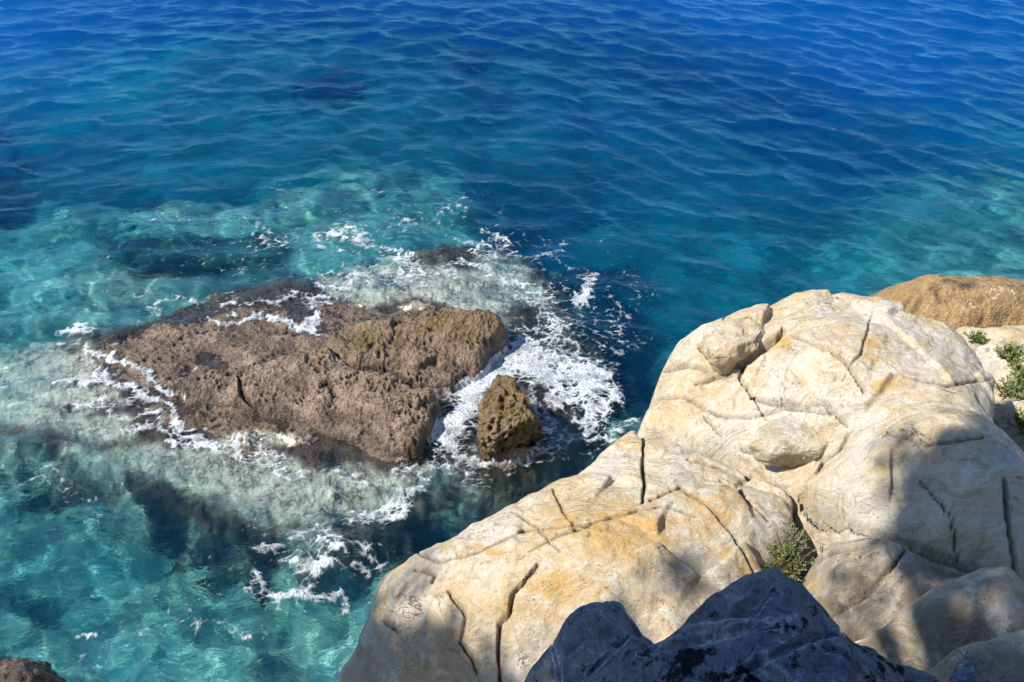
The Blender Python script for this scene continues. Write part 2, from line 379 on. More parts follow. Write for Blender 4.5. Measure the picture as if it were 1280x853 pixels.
BED += [(-40, 20, -12), (-30, 8, -4), (-14, 5, -2.5), (-14, 12, -4), (40, 30, -18), (30, 14, -5), (0, 60, -24), (-60, 60, -24), (60, 60, -24), (0, 200, -40), (-300, 200, -40), (300, 200, -40), (-7, 3, -1.5), (-9, -2, 1.5), (-4, 2.2, 1.2),
        (-2.2, 3.0, .2), (-1, 3, 1.6), (0.5, 4.5, 1.6), (1.5, 6, 1.8), (3, 6.5, 2.4), (5, 6.5, 2.9), (3.0, 7.6, 1.5), (2.2, 5, 2.2), (4.6, 9, 1.4), (6, 7.6, 2.4), (7, 10, .6), (8, 7, 3), (12, 7, 3.5), (12, 10, .3),
        (2, 3.2, 3.6), (3.4, 3.6, 3.8), (1, 2, 4.9), (2.4, 2.2, 4.6), (3.0, 4.9, 1.9), (2.6, 5.2, 1.8), (4.5, 3, 4.8), (0, 1, 6.4), (1.5, .8, 6.6), (-1.5, 1, 6.0), (-1.6, 2, 3.8), (0, 0, 7.35), (-4, -1, 6.8), (-6, -3, 7.2), (4, 0, 7.4), (0, -3, 7.3), (8, 0, 7.4), (0, -10, 7.6), (-20, -10, 7.2), (20, -10, 8), (0, -60, 10), (-200, -60, 10), (200, -60, 10), (-60, -20, 7), (60, -10, 8)]
WEED = [(160, 115, 60, 35, 1), (420, 185, 55, 22, 1), (590, 155, 40, 14, .7), (240, 352, 110, 26, 1.2), (330, 345, 50, 25, 1), (20, 310, 60, 40, .9), (1000, 250, 30, 14, .9), (945, 250, 14, 20, .8), (200, 640, 170, 22, .62), (350, 672, 110, 18, .62),
        (90, 575, 60, 16, .9), (60, 660, 80, 20, .7), (740, 450, 40, 50, 1.1), (780, 500, 40, 50, 1.1), (720, 540, 60, 40, .9), (460, 690, 60, 40, .8), (60, 800, 60, 40, .6), (10, 190, 40, 30, .6), (860, 150, 60, 16, .4), (600, 60, 120, 20, .4), (200, 690, 120, 22, .5)]
def build_bed():
    ax = axis(-16, 16, .075, 2500, 1.4); ay = axis(1.0, 34, .075, 2500, 1.4)
    X, Y = np.meshgrid(ax, ay); x = X.ravel(); y = Y.ravel(); q = np.stack([x, y], 1)
    z = shepard(BED, q, 3.6, .5); p = xy0(x, y)
    near = sstep(80, 30, np.hypot(x, y-12)); amp = .14+.05*np.clip(-z, 0, 5)
    z = z + near*amp*fbm(p, .55, 6, .55) + near*.10*fbm(p, 1.3, 4, .5, True)*sstep(.5, -1, z)
    px = PX(np.stack([x, y, z], 1)); weed = blobs(px, WEED)*near; land = sstep(-.2, .4, z)
    o = mesh_obj('ground', np.stack([x, y, z], 1), grid_faces(len(ax), len(ay)), M_BED, attrs={'weed': weed, 'land': land})
    tag(o, 'sandy and rocky sea floor with dark weed beds rising to the shore', kind='structure')
build_sea()
build_bed()

# ------------------------------------------------------------------ rock builders
SURF = {}
def field_rock(name, outline, ctrl, cell, mat, fillet=.18, fw=None, wall=3.5, base=0., cracks=(), disp=.05, dsc=1.1, ridge=.0, pits=0, psc=9, warp=.06,
               parent=None, attrs=None, wob=.05, fine=.006, steps=0, facet=0, fsc=1.7):
    ow = np.array([P(*q) for q in outline]); cw = crom(ow, 6); fw = fw or fillet*1.6
    tps = TPS(np.concatenate([cw[::3], [P(*q) for q in ctrl]]) if len(ctrl) else cw[::3], 2e-3)
    mg = min((cw[:, 2].max()-base)/wall+.2, 1.6)
    ax = np.arange(cw[:, 0].min()-mg, cw[:, 0].max()+mg, cell); ay = np.arange(cw[:, 1].min()-mg, cw[:, 1].max()+mg, cell)
    X, Y = np.meshgrid(ax, ay); x = X.ravel(); y = Y.ravel(); p = xy0(x, y)
    q = np.stack([x + warp*fbm(p+5.1, 2.2, 4), y + warp*fbm(p+9.7, 2.2, 4)], 1)
    d, bi, bt = polyline_dist(q, cw, True); ins = inside(q, cw); zr = cw[bi, 2]*(1-bt)+cw[(bi+1) % len(cw), 2]*bt
    z = zr-fillet-wall*d
    zi = tps(q[ins]); t = np.clip(1-d[ins]/fw, 0, 1); z[ins] = zi-fillet*(1-np.sqrt(np.maximum(1-t*t, 0)))
    p3 = np.stack([x, y, z], 1)
    z = z + disp*fbm(p, dsc, 4, .5)
    if ridge: z = z + ridge*(fbm(np.stack([x+.35*perlin(p*1.1), y*1.6+.35*perlin(p*1.1+7), z*0], 1), 1.15, 4, .5, True)-.4)
    if steps:                                   # bedding ledges
        s = (z + .35*x+.1*fbm(p, .8, 3))/steps; fr = s-np.floor(s); z = z + steps*.33*(sstep(.35, .65, fr)-fr)
    if facet:                                   # fractured planes, each tilted its own way
        for sc, am in ((fsc, 1.0), (fsc*2.7, .45)):
            wq = np.stack([x+.10*perlin(p*2.2), y+.10*perlin(p*2.2+4)], 1); hv, ox, oy = cells(wq*sc)
            z = z + facet*am/sc*((RP[hv, 0]-.5)*ox+(RP[hv, 1]-.5)*oy)*2 + facet*.10*am/sc*(RP[hv, 2]-.5)
        g2 = z.reshape(len(ay), len(ax))
        for _ in range(3):
            e = np.pad(g2, 1, mode='edge'); g2 = (e[:-2, 1:-1]+e[2:, 1:-1]+e[1:-1, :-2]+e[1:-1, 2:]+2*e[1:-1, 1:-1])/6
        z = g2.ravel()
    z = z + fine*fbm(p, 14, 3, .6) + fine*.8*fbm(p, 5.5, 3, .6, True)
    pit = np.zeros(len(z))
    if pits:
        wq = np.stack([x+.04*perlin(p*6), y+.04*perlin(p*6+3)], 1)
        f1, f2 = worley(wq*psc); a = sstep(.48, .12, f1)*sstep(-.35, .35, perlin(p*2.6+11)); f1b, _ = worley(wq*psc*2.3+3.3); b = sstep(.45, .1, f1b)
        pit = np.clip(a+.45*b, 0, 1); z = z - pits*(a+.4*b) + pits*.5*fbm(p, psc*.9, 3, .6)
    px = PX(np.stack([x, y, z], 1)); gr = np.zeros(len(z)); jig = 2.2*perlin(p*7)+1.2*perlin(p*19)
    for (pl, w, dep) in cracks:
        dd, bi2, bt2 = polyline_dist(px + np.stack([jig, jig[::-1]], 1)*.8, pl); e = np.clip((bi2+bt2)/(len(pl)-1), 0, 1)
        wl = w*(.45+.55*np.sin(np.pi*np.clip(e, .04, .96))**.5)*(1+.35*perlin(p*5+2))
        k = sstep(1, .15, dd/wl); z = z - dep*k; gr = np.maximum(gr, .75*k)
    out = ~ins; wx = fbm(p3+3.3, 3.0, 4)*wob; wy = fbm(p3+8.1, 3.0, 4)*wob; m = sstep(.0, .25, d)*out
    v = np.stack([x+wx*m, y+wy*m, z], 1); at = {'grime': gr, 'pit': pit, 'ochre': gr*0, 'olive': gr*0, 'pale': gr*0}
    if attrs: attrs(v, PX(v), p, at)
    SURF[name] = SURF.get(name, []) + [(ax, ay, z.reshape(len(ay), len(ax)))]
    f = grid_faces(len(ax), len(ay), z > base); v, f, at = compact(v, f, at)
    return mesh_obj(name, v, f, mat, parent, at)

def hull_rock(name, pts, mat, sub=6, pw=16, disp=.05, dsc=2.0, pits=0, psc=9, parent=None, attrs=None, fine=.006, center=None):
    bm = bmesh.new()
    for q in pts: bm.verts.new(q)
    bmesh.ops.convex_hull(bm, input=bm.verts[:]); bm.normal_update()
    c = np.mean(np.array(pts), 0) if center is None else np.array(center)
    N = np.array([f.normal[:] for f in bm.faces]); O = np.array([f.calc_center_median()[:] for f in bm.faces]); bm.free()
    off = ((O-c)*N).sum(1); s = np.sign(off); s[s == 0] = 1; N = N*s[:, None]; off = np.abs(off)+1e-4
    bm = bmesh.new(); bmesh.ops.create_icosphere(bm, subdivisions=sub, radius=1); bm.verts.index_update()
    D = np.array([v.co[:] for v in bm.verts]); Fc = np.array([[v.index for v in f.verts] for f in bm.faces]); bm.free()
    D /= np.linalg.norm(D, axis=1)[:, None]
    iv = np.zeros(len(D))
    for n, o in zip(N, off): iv += np.maximum((D@n)/o, 0)**pw
    v = c + D*(iv**(-1/pw))[:, None]
    p = v.astype(np.float32); h = disp*fbm(p, dsc, 5, .55)+fine*fbm(p, 18, 3, .6); pit = np.zeros(len(v))
    if pits:
        f1, _ = worley(np.stack([p[:, 0]+.6*p[:, 2], p[:, 1]-.5*p[:, 2]], 1)*psc); f1b, _ = worley(np.stack([p[:, 0]-.7*p[:, 2], p[:, 1]+.6*p[:, 2]], 1)*psc*2.1+5)
        a = sstep(.5, .12, f1)*sstep(-.3, .3, perlin(p*3+4)); b = sstep(.45, .1, f1b); pit = np.clip(a+.45*b, 0, 1); h = h-pits*(a+.45*b)+pits*.5*fbm(p, psc, 3, .6)
    v = v + D*h[:, None]; at = {'grime': pit*0, 'pit': pit, 'ochre': pit*0, 'olive': pit*0, 'pale': pit*0}
    if attrs: attrs(v, PX(v), p, at)
    return mesh_obj(name, v, Fc, mat, parent, at)

# ------------------------------------------------------------------ the pale limestone headland
OCH = [(760, 660, 110, 55, .75), (880, 640, 80, 45, .55), (690, 600, 70, 25, .45), (600, 690, 60, 25, .45), (560, 720, 60, 30, .35), (705, 735, 60, 28, .7), (640, 760, 60, 25, .5), (880, 585, 60, 22, .35), (800, 560, 40, 22, .4),
       (470, 760, 30, 40, .35), (980, 430, 14, 10, .8), (1090, 440, 22, 30, .55), (1105, 482, 26, 14, .75), (1115, 510, 20, 10, .5), (1190, 470, 30, 30, .25), (1100, 590, 90, 25, .3), (960, 520, 40, 20, .3), (1180, 560, 60, 20, .25), (930, 700, 40, 30, .4)]
def lime_attrs(v, px, p, at):
    at['ochre'] = 1.25*blobs(px, OCH); at['grime'] = np.maximum(at['grime'], blobs(px, [(470, 820, 60, 40, .35), (900, 470, 18, 8, .5), (560, 790, 90, 30, .25)]))  # slab foot darkened: grey rock plus tree shadow painted into the colour
left_outline = [(418, 905, .9), (420, 853, 1.5), (425, 815, 1.75), (440, 780, 1.95), (462, 735, 2.15), (482, 705, 2.3), (525, 680, 2.42), (570, 655, 2.5), (620, 626, 2.58), (680, 596, 2.62), (725, 572, 2.65), (765, 546, 2.68), (795, 530, 2.7),
 (835, 538, 2.85), (870, 548, 2.95), (900, 560, 3.0), (950, 584, 3.05), (990, 608, 3.1), (1000, 625, 3.1), (998, 660, 3.1), (980, 690, 3.1), (965, 725, 3.1), (930, 780, 3.05), (890, 860, 2.9), (840, 960, 2.4), (600, 980, 1.6)]
o = field_rock('limestone_slab', left_outline,
 [(560, 720, 2.62), (700, 650, 2.98), (850, 600, 3.1), (940, 640, 3.2), (860, 700, 3.25), (760, 740, 3.12), (660, 760, 2.85), (540, 770, 2.45), (480, 800, 2.05), (600, 830, 2.35), (740, 820, 2.75), (470, 840, 1.7)],
 .0125, M_LIME, fillet=.22, fw=.4, base=-.4, disp=.03, ridge=.02, wall=6, warp=.05, fine=.007, steps=.0, facet=.17, attrs=lime_attrs,
 cracks=[([(805, 548), (804, 580), (806, 605), (803, 628)], 3.4, .10), ([(672, 705), (655, 728), (641, 742), (638, 765), (625, 778), (624, 815), (626, 853)], 4.2, .12), ([(812, 625), (850, 610), (885, 630), (910, 660), (930, 690), (946, 720)], 3, .05),
         ([(520, 712), (545, 718), (540, 728)], 3, .05), ([(575, 800), (590, 820), (596, 840)], 4, .07), ([(480, 775), (500, 790)], 4, .06), ([(660, 690), (700, 668), (740, 655)], 2.5, .03), ([(872, 549), (930, 578), (985, 610)], 5, .10), ([(735, 655), (790, 640), (830, 632), (870, 646)], 2.6, .04), ([(520, 690), (548, 702), (600, 690), (650, 664), (735, 655)], 2.6, .035), ([(690, 610), (705, 640), (722, 662)], 2.8, .045),
         ([(560, 738), (582, 770), (577, 800)], 3, .05), ([(900, 600), (925, 615), (960, 650)], 2.6, .04), ([(640, 640), (668, 655), (700, 690)], 2.6, .035), ([(1001, 626), (1000, 645), (997, 668)], 11, .8), ([(860, 575), (900, 585), (930, 600)], 2.6, .04)])
tag(o, 'long cream and ochre limestone slab rounding down towards the sea, with a forked crack', 'rock')

upper_outline = [(803, 524, 2.7), (812, 497, 2.78), (824, 478, 2.85), (829, 455, 2.92), (842, 425, 3.0), (868, 398, 3.1), (905, 386, 3.3), (945, 376, 3.42), (985, 363, 3.52), (1005, 358, 3.58), (1060, 357, 3.66), (1092, 364, 3.7), (1130, 377, 3.7),
 (1165, 391, 3.68), (1200, 407, 3.66), (1226, 430, 3.66), (1240, 456, 3.66), (1248, 490, 3.66), (1250, 520, 3.66), (1268, 545, 3.68), (1300, 575, 3.7), (1330, 640, 3.7), (1320, 730, 3.6), (1285, 735, 3.55), (1235, 716, 3.56), (1180, 694, 3.48), (1120, 668, 3.42),
 (1062, 642, 3.3), (1030, 622, 3.26), (1006, 602, 3.2), (955, 572, 3.1), (905, 550, 3.02), (870, 538, 2.95), (835, 530, 2.84)]
o = field_rock('limestone_slab', upper_outline,
 [(950, 430, 3.48), (1050, 450, 3.82), (1000, 500, 3.5), (900, 500, 3.08), (860, 470, 3.05), (1150, 470, 3.9), (1100, 570, 3.70), (1110, 612, 3.58), (1200, 620, 3.85), (1070, 610, 3.44), (1160, 655, 3.54), (950, 550, 3.14), (1000, 585, 3.15), (1100, 400, 3.78), (1020, 400, 3.68), (1250, 660, 3.8), (1000, 540, 3.32), (910, 455, 3.2), (880, 430, 3.22)],
 .0125, M_LIME, fillet=.16, fw=.3, base=-.4, disp=.03, ridge=.02, wall=6, warp=.05, fine=.007, steps=.0, facet=.16, fsc=1.45, attrs=lime_attrs,
 cracks=[([(940, 497), (955, 502), (980, 504), (1004, 508)], 4.2, .10), ([(1040, 440), (1060, 455), (1075, 478), (1080, 490)], 3.2, .06), ([(1246, 440), (1250, 470), (1247, 505)], 4, .10), ([(832, 463), (860, 455), (885, 463)], 4.5, .09), ([(878, 436), (905, 457), (938, 448), (962, 428), (980, 412)], 8, .20),
         ([(1060, 545), (1052, 560), (1030, 575), (1020, 590)], 4, .09), ([(945, 520), (985, 510), (1040, 516)], 3, .05), ([(1046, 517), (1060, 533)], 3, .05), ([(905, 398), (925, 402), (940, 396)], 4, .07), ([(1255, 600), (1262, 650), (1270, 720)], 5, .15), ([(870, 480), (900, 470), (915, 468)], 4, .06),
         ([(930, 562), (970, 570), (1010, 572), (1030, 572)], 5, .09), ([(1010, 620), (1024, 636), (1050, 650)], 19, .9), ([(870, 505), (900, 520), (940, 521)], 3, .05), ([(880, 520), (902, 545)], 2.8, .045), ([(935, 446), (925, 470), (942, 497)], 4, .08), ([(1110, 540), (1160, 556), (1230, 546)], 3, .05), ([(1090, 392), (1078, 440), (1062, 456)], 2.8, .04),
         ([(1130, 470), (1182, 482), (1240, 474)], 2.6, .035), ([(1004, 508), (1032, 504), (1046, 517)], 3.4, .07), ([(820, 500), (850, 495), (872, 505)], 3, .05), ([(1150, 600), (1190, 640), (1200, 700)], 3.2, .06), ([(990, 420), (1020, 432), (1040, 440)], 2.6, .035), ([(1050, 650), (1120, 676), (1180, 698), (1235, 718)], 6, .25)])
tag(o, 'broad pale limestone slab with a high rounded back edge, behind the long ochre slab', 'rock')

def loose(outline, zt, zb, ztop, inset=.72, under=.7):
    w = np.array([P(a, b, zt) for a, b in outline]); c = w.mean(0); pts = list(w)
    for k in w:
        q = c+(k-c)*inset; q[2] = ztop; pts.append(q); u = c+(k-c)*under; u[2] = zb; pts.append(u)
    return pts
egg = loose([(880, 432), (877, 414), (893, 404), (925, 402), (955, 408), (962, 420), (947, 437), (912, 448), (893, 444)], 3.46, 3.1, 3.55, .78, .55)
tag(hull_rock('limestone_block', egg, M_LIME, 6, 30, .045, 3.5, attrs=lime_attrs), 'loose rounded limestone block overhanging a dark gap on the left shoulder of the pale slab', 'rock')
flat = loose([(930, 556), (945, 538), (985, 518), (1036, 514), (1060, 533), (1050, 554), (1028, 567), (960, 568)], 3.33, 3.1, 3.39, .88, .8)
tag(hull_rock('limestone_block', flat, M_LIME, 6, 34, .035, 3, attrs=lime_attrs), 'flat whitish limestone piece wedged in the middle, above the dark diagonal crack', 'rock')

def mid_attrs(v, px, p, at): at['ochre'] = blobs(px, [(1000, 730, 40, 40, .5), (1060, 710, 40, 20, .35), (1120, 790, 60, 20, .4)])
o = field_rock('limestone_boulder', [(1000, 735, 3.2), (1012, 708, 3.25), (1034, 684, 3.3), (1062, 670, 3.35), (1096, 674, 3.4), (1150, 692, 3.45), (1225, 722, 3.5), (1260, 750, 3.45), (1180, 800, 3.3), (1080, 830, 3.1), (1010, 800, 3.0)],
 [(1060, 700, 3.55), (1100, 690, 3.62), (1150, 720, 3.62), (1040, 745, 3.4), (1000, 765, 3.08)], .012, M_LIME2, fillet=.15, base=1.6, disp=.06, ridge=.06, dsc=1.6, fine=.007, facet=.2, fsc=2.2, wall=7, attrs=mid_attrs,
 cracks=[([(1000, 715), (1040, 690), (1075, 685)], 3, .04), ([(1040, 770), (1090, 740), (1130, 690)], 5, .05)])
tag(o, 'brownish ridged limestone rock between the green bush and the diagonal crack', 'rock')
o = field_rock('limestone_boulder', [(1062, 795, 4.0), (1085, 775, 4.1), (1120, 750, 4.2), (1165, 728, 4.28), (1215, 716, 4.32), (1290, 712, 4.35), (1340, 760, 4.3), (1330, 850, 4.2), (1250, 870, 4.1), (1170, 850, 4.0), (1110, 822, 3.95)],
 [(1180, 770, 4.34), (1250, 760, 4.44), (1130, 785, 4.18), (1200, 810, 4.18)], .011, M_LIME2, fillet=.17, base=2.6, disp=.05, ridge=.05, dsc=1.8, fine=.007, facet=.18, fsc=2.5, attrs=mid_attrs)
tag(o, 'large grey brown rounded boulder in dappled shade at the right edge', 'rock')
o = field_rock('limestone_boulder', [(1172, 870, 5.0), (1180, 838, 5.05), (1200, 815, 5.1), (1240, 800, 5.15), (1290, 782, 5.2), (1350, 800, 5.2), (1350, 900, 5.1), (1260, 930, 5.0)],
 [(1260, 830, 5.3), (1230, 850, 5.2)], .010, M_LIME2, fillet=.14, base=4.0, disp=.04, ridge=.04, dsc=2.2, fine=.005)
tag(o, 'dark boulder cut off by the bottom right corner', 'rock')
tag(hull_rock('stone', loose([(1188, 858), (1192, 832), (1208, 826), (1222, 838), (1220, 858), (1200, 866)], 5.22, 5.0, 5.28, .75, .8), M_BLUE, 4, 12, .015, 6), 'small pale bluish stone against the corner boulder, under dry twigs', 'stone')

# ------------------------------------------------------------------ shaded rocks in front
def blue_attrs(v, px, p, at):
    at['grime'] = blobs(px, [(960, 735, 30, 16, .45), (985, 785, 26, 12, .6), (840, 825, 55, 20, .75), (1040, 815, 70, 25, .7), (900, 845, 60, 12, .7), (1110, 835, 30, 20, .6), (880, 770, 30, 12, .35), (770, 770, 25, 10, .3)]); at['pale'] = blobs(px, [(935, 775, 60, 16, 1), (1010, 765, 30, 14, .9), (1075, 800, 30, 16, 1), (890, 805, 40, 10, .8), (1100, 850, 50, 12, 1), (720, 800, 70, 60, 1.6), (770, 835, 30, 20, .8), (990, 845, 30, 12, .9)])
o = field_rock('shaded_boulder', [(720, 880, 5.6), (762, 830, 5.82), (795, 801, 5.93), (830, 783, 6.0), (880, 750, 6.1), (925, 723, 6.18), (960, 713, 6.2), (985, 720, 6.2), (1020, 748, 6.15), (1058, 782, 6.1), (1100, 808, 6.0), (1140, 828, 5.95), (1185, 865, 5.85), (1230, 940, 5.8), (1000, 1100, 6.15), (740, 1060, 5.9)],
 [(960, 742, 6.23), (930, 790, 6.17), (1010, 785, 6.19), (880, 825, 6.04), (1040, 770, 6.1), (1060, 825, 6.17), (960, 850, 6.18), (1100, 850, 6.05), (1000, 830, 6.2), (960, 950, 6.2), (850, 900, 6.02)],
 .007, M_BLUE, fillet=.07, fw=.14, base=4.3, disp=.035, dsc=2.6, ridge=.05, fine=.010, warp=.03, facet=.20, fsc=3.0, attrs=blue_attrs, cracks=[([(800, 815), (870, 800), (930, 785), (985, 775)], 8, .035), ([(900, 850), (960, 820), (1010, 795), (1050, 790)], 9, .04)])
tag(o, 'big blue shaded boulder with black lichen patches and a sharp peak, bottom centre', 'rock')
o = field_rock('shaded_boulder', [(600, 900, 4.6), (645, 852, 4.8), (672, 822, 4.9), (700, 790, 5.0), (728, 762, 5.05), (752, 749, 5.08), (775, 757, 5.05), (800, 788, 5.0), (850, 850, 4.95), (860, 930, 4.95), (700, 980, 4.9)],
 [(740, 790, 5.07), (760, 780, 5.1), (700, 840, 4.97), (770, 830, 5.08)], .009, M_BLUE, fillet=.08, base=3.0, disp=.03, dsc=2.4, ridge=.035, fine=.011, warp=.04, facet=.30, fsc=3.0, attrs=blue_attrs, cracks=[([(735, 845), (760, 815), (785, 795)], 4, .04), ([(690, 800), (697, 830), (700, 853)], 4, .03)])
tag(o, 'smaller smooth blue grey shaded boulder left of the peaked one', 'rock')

# ------------------------------------------------------------------ shore rocks at the right
def brown_attrs(v, px, p, at):
    at['grime'] = blobs(px, [(1206, 357, 12, 5, .9)]); at['olive'] = blobs(px, [(1120, 362, 30, 14, .3)])
    at['pale'] = .75*sstep(.25, .5, fbm(p, 16, 3, .6)*blobs(px, [(1200, 385, 60, 10, .8), (1250, 365, 50, 12, .9)]))
o = field_rock('tan_rock', [(1085, 362, 1.35), (1100, 352, 1.5), (1125, 344, 1.65), (1165, 341, 1.75), (1220, 343, 1.8), (1300, 344, 1.85), (1400, 360, 1.8), (1400, 420, 1.7), (1290, 402, 1.75), (1235, 403, 1.7), (1190, 412, 1.6), (1130, 400, 1.4)],
 [(1200, 368, 1.88), (1260, 372, 1.92), (1150, 368, 1.78)], .018, M_BROWN, fillet=.18, base=-1, disp=.05, pits=.006, psc=7, attrs=brown_attrs, cracks=[([(1225, 402), (1250, 396), (1285, 399)], 4, .12)])
tag(o, 'smooth tan brown rock at the water behind the pale slab, upper right', 'rock')
specs = [([(1195, 412, 2.3), (1230, 408, 2.35), (1300, 405, 2.4), (1340, 430, 2.4), (1300, 442, 2.35), (1245, 432, 2.32), (1215, 428, 2.3)], [(1260, 420, 2.42)], 'low pale rock ledge directly below the tan brown rock'),
         ([(1222, 432, 2.5), (1245, 430, 2.55), (1262, 445, 2.55), (1275, 475, 2.55), (1265, 485, 2.5), (1248, 480, 2.48), (1236, 450, 2.48)], [(1250, 455, 2.58)], 'pale narrow rock between two green plant patches at the right'),
         ([(1246, 508, 2.8), (1268, 500, 2.85), (1300, 500, 2.85), (1310, 530, 2.85), (1290, 548, 2.8), (1262, 528, 2.78)], [(1275, 515, 2.9)], 'small beige rock beside the slab crack at the right edge, below the plants')]
for ol, ct, lb in specs:
    tag(field_rock('pale_rock', ol, ct, .014, M_LIME, fillet=.1, base=.8, disp=.04, dsc=2, ridge=.04, warp=.04), lb, 'rock')

# ------------------------------------------------------------------ the reef
def reef_attrs(v, px, p, at):
    z = v[:, 2]; n = .35*fbm(p, 2.2, 4)
    pale = blobs(px, [(230, 595, 150, 34, 1.4), (60, 490, 80, 55, 1.3), (390, 625, 110, 36, 1.5), (600, 362, 90, 34, 1.2), (480, 355, 90, 30, 1.0), (330, 550, 70, 14, .8), (120, 540, 60, 24, 1.0), (540, 600, 50, 20, .7)])
    at['pale'] = sstep(.28, .62, pale+1.1*n); dk = blobs(px, [(300, 385, 60, 14, .6), (580, 335, 30, 12, .9), (545, 330, 20, 14, .6), (670, 355, 20, 16, .9), (410, 575, 50, 16, .6), (70, 562, 18, 8, 1.1), (210, 505, 60, 8, .5), (150, 470, 40, 8, .4), (690, 500, 50, 40, .7), (660, 420, 40, 22, .9), (330, 560, 30, 10, .4)])  # dark spots include the upper head's cast shadow, painted on the shelf
    at['grime'] = np.maximum(np.maximum(at['grime'], .85*sstep(.35, .85, dk+.6*n)), .9*sstep(.10, .38, fbm(p, 1.5, 5)+.18*sstep(-.4, -.8, z))*sstep(-.38, -.6, z)); at['pale'] = np.maximum(at['pale'], .8*sstep(.0, .3, fbm(p+3, 1.8, 5))*sstep(-.4, -.6, z)); v[:, 2] += .16*fbm(p, 2.4, 4, .5, True)*sstep(-.4, -.7, z); at['wet'] = sstep(.12, .02, z+.12*n)*sstep(-.35, -.1, z)*.8  # deep wall darkened: weed, with the drop-off's shade painted in
reef = empty('reef', P(380, 480, 0))
def rp(o):
    o.location = -reef.location; return o
rp(field_rock('reef_shelf', [(-40, 545, -.5), (-20, 470, -.45), (60, 440, -.42), (110, 424, -.3), (200, 402, -.25), (260, 376, -.25), (350, 352, -.25), (450, 345, -.35), (520, 321, -.3), (560, 316, -.32), (610, 320, -.35), (660, 335, -.35), (690, 365, -.45), (700, 400, -.55), (740, 450, -.6), (745, 510, -.55), (725, 575, -.5), (680, 615, -.4),
 (620, 616, -.3), (560, 612, -.4), (505, 640, -.3), (440, 664, -.3), (385, 662, -.3), (300, 645, -.3), (220, 606, -.32), (140, 578, -.32), (60, 566, -.4)],
 [(250, 605, -.20), (60, 490, -.28), (100, 465, -.12), (150, 432, -.01), (200, 415, .0), (260, 412, .03), (330, 420, .0), (250, 445, .0), (400, 425, .02), (250, 480, -.01), (300, 450, .02), (200, 530, -.09), (150, 480, -.06), (190, 470, -.01), (120, 520, -.13), (300, 530, .0), (350, 550, -.06), (400, 590, -.13), (430, 620, -.20), (150, 550, -.22), (330, 610, -.18), (300, 392, -.06), (400, 380, -.10), (500, 355, -.2), (560, 335, -.14), (620, 355, -.25), (450, 565, -.02), (500, 580, -.06), (540, 540, -.03), (575, 470, -.08), (640, 560, -.22), (645, 592, -.02), (690, 580, -.14), (690, 500, -.2), (650, 430, -.22), (580, 570, -.3), (570, 520, -.2), (620, 470, -.2), (600, 520, -.25), (660, 540, -.22)],
 .016, M_REEF, fillet=.22, fw=.3, base=-3.2, disp=.05, dsc=1.6, ridge=.05, pits=.032, psc=9, wall=1.7, warp=.14, parent=reef, attrs=reef_attrs, fine=.012))
def lump_attrs(v, px, p, at):
    at['wet'] = sstep(.24, .10, v[:, 2]+.12*fbm(p, 2.2, 4))*.9
    at['olive'] = np.clip(blobs(px, [(560, 410, 70, 30, 1), (460, 425, 70, 22, .9), (410, 425, 30, 25, .5), (480, 480, 60, 12, .5), (520, 490, 30, 20, .5)])*(.75+.6*fbm(p, 3, 4)), 0, 1)
    at['grime'] = np.maximum(at['grime'], .8*sstep(.5, .9, blobs(px, [(540, 515, 10, 18, 1), (613, 428, 12, 10, 1), (305, 495, 8, 14, .8)])))  # undercut shade at the heads' right ends, painted into the colour
rp(field_rock('reef_head', [(405, 424, .22), (432, 404, .32), (480, 399, .36), (545, 385, .38), (600, 387, .43), (628, 402, .42), (612, 428, .35), (600, 452, .25), (586, 470, .16), (550, 480, .16), (520, 478, .2), (470, 458, .25), (430, 448, .25)],
 [(560, 402, .46), (600, 404, .47), (470, 420, .35), (520, 425, .33), (560, 440, .26), (430, 428, .28)], .012, M_REEF, fillet=.14, fw=.2, base=-.4, disp=.05, dsc=2.4, ridge=.06, pits=.045, psc=11, wall=3.5, facet=.16, fsc=2.2, warp=.06, parent=reef, attrs=lump_attrs, fine=.012, cracks=[([(455, 462), (490, 466), (515, 480)], 6, .08)]))
rp(field_rock('reef_head', [(212, 480, .16), (250, 464, .2), (300, 452, .24), (360, 440, .3), (400, 430, .28), (440, 452, .28), (500, 470, .28), (540, 492, .29), (545, 512, .24), (527, 543, .24), (492, 560, .18), (430, 544, .16), (380, 520, .16), (330, 514, .15), (280, 502, .15), (240, 494, .14)],
 [(420, 470, .32), (480, 495, .34), (500, 515, .29), (350, 480, .24), (280, 475, .15), (450, 525, .19), (400, 505, .22)], .012, M_REEF, fillet=.14, fw=.2, base=-.4, disp=.05, dsc=2.2, ridge=.05, pits=.045, psc=12, wall=3.5, facet=.15, fsc=2.4, warp=.07, parent=reef, attrs=lump_attrs, fine=.012,
 cracks=[([(298, 470), (303, 490), (314, 506)], 5, .10), ([(400, 482), (408, 477), (414, 486)], 5, .08)]))
tag(reef, 'low pitted brown reef awash in the turquoise water with foam running over it', 'reef')

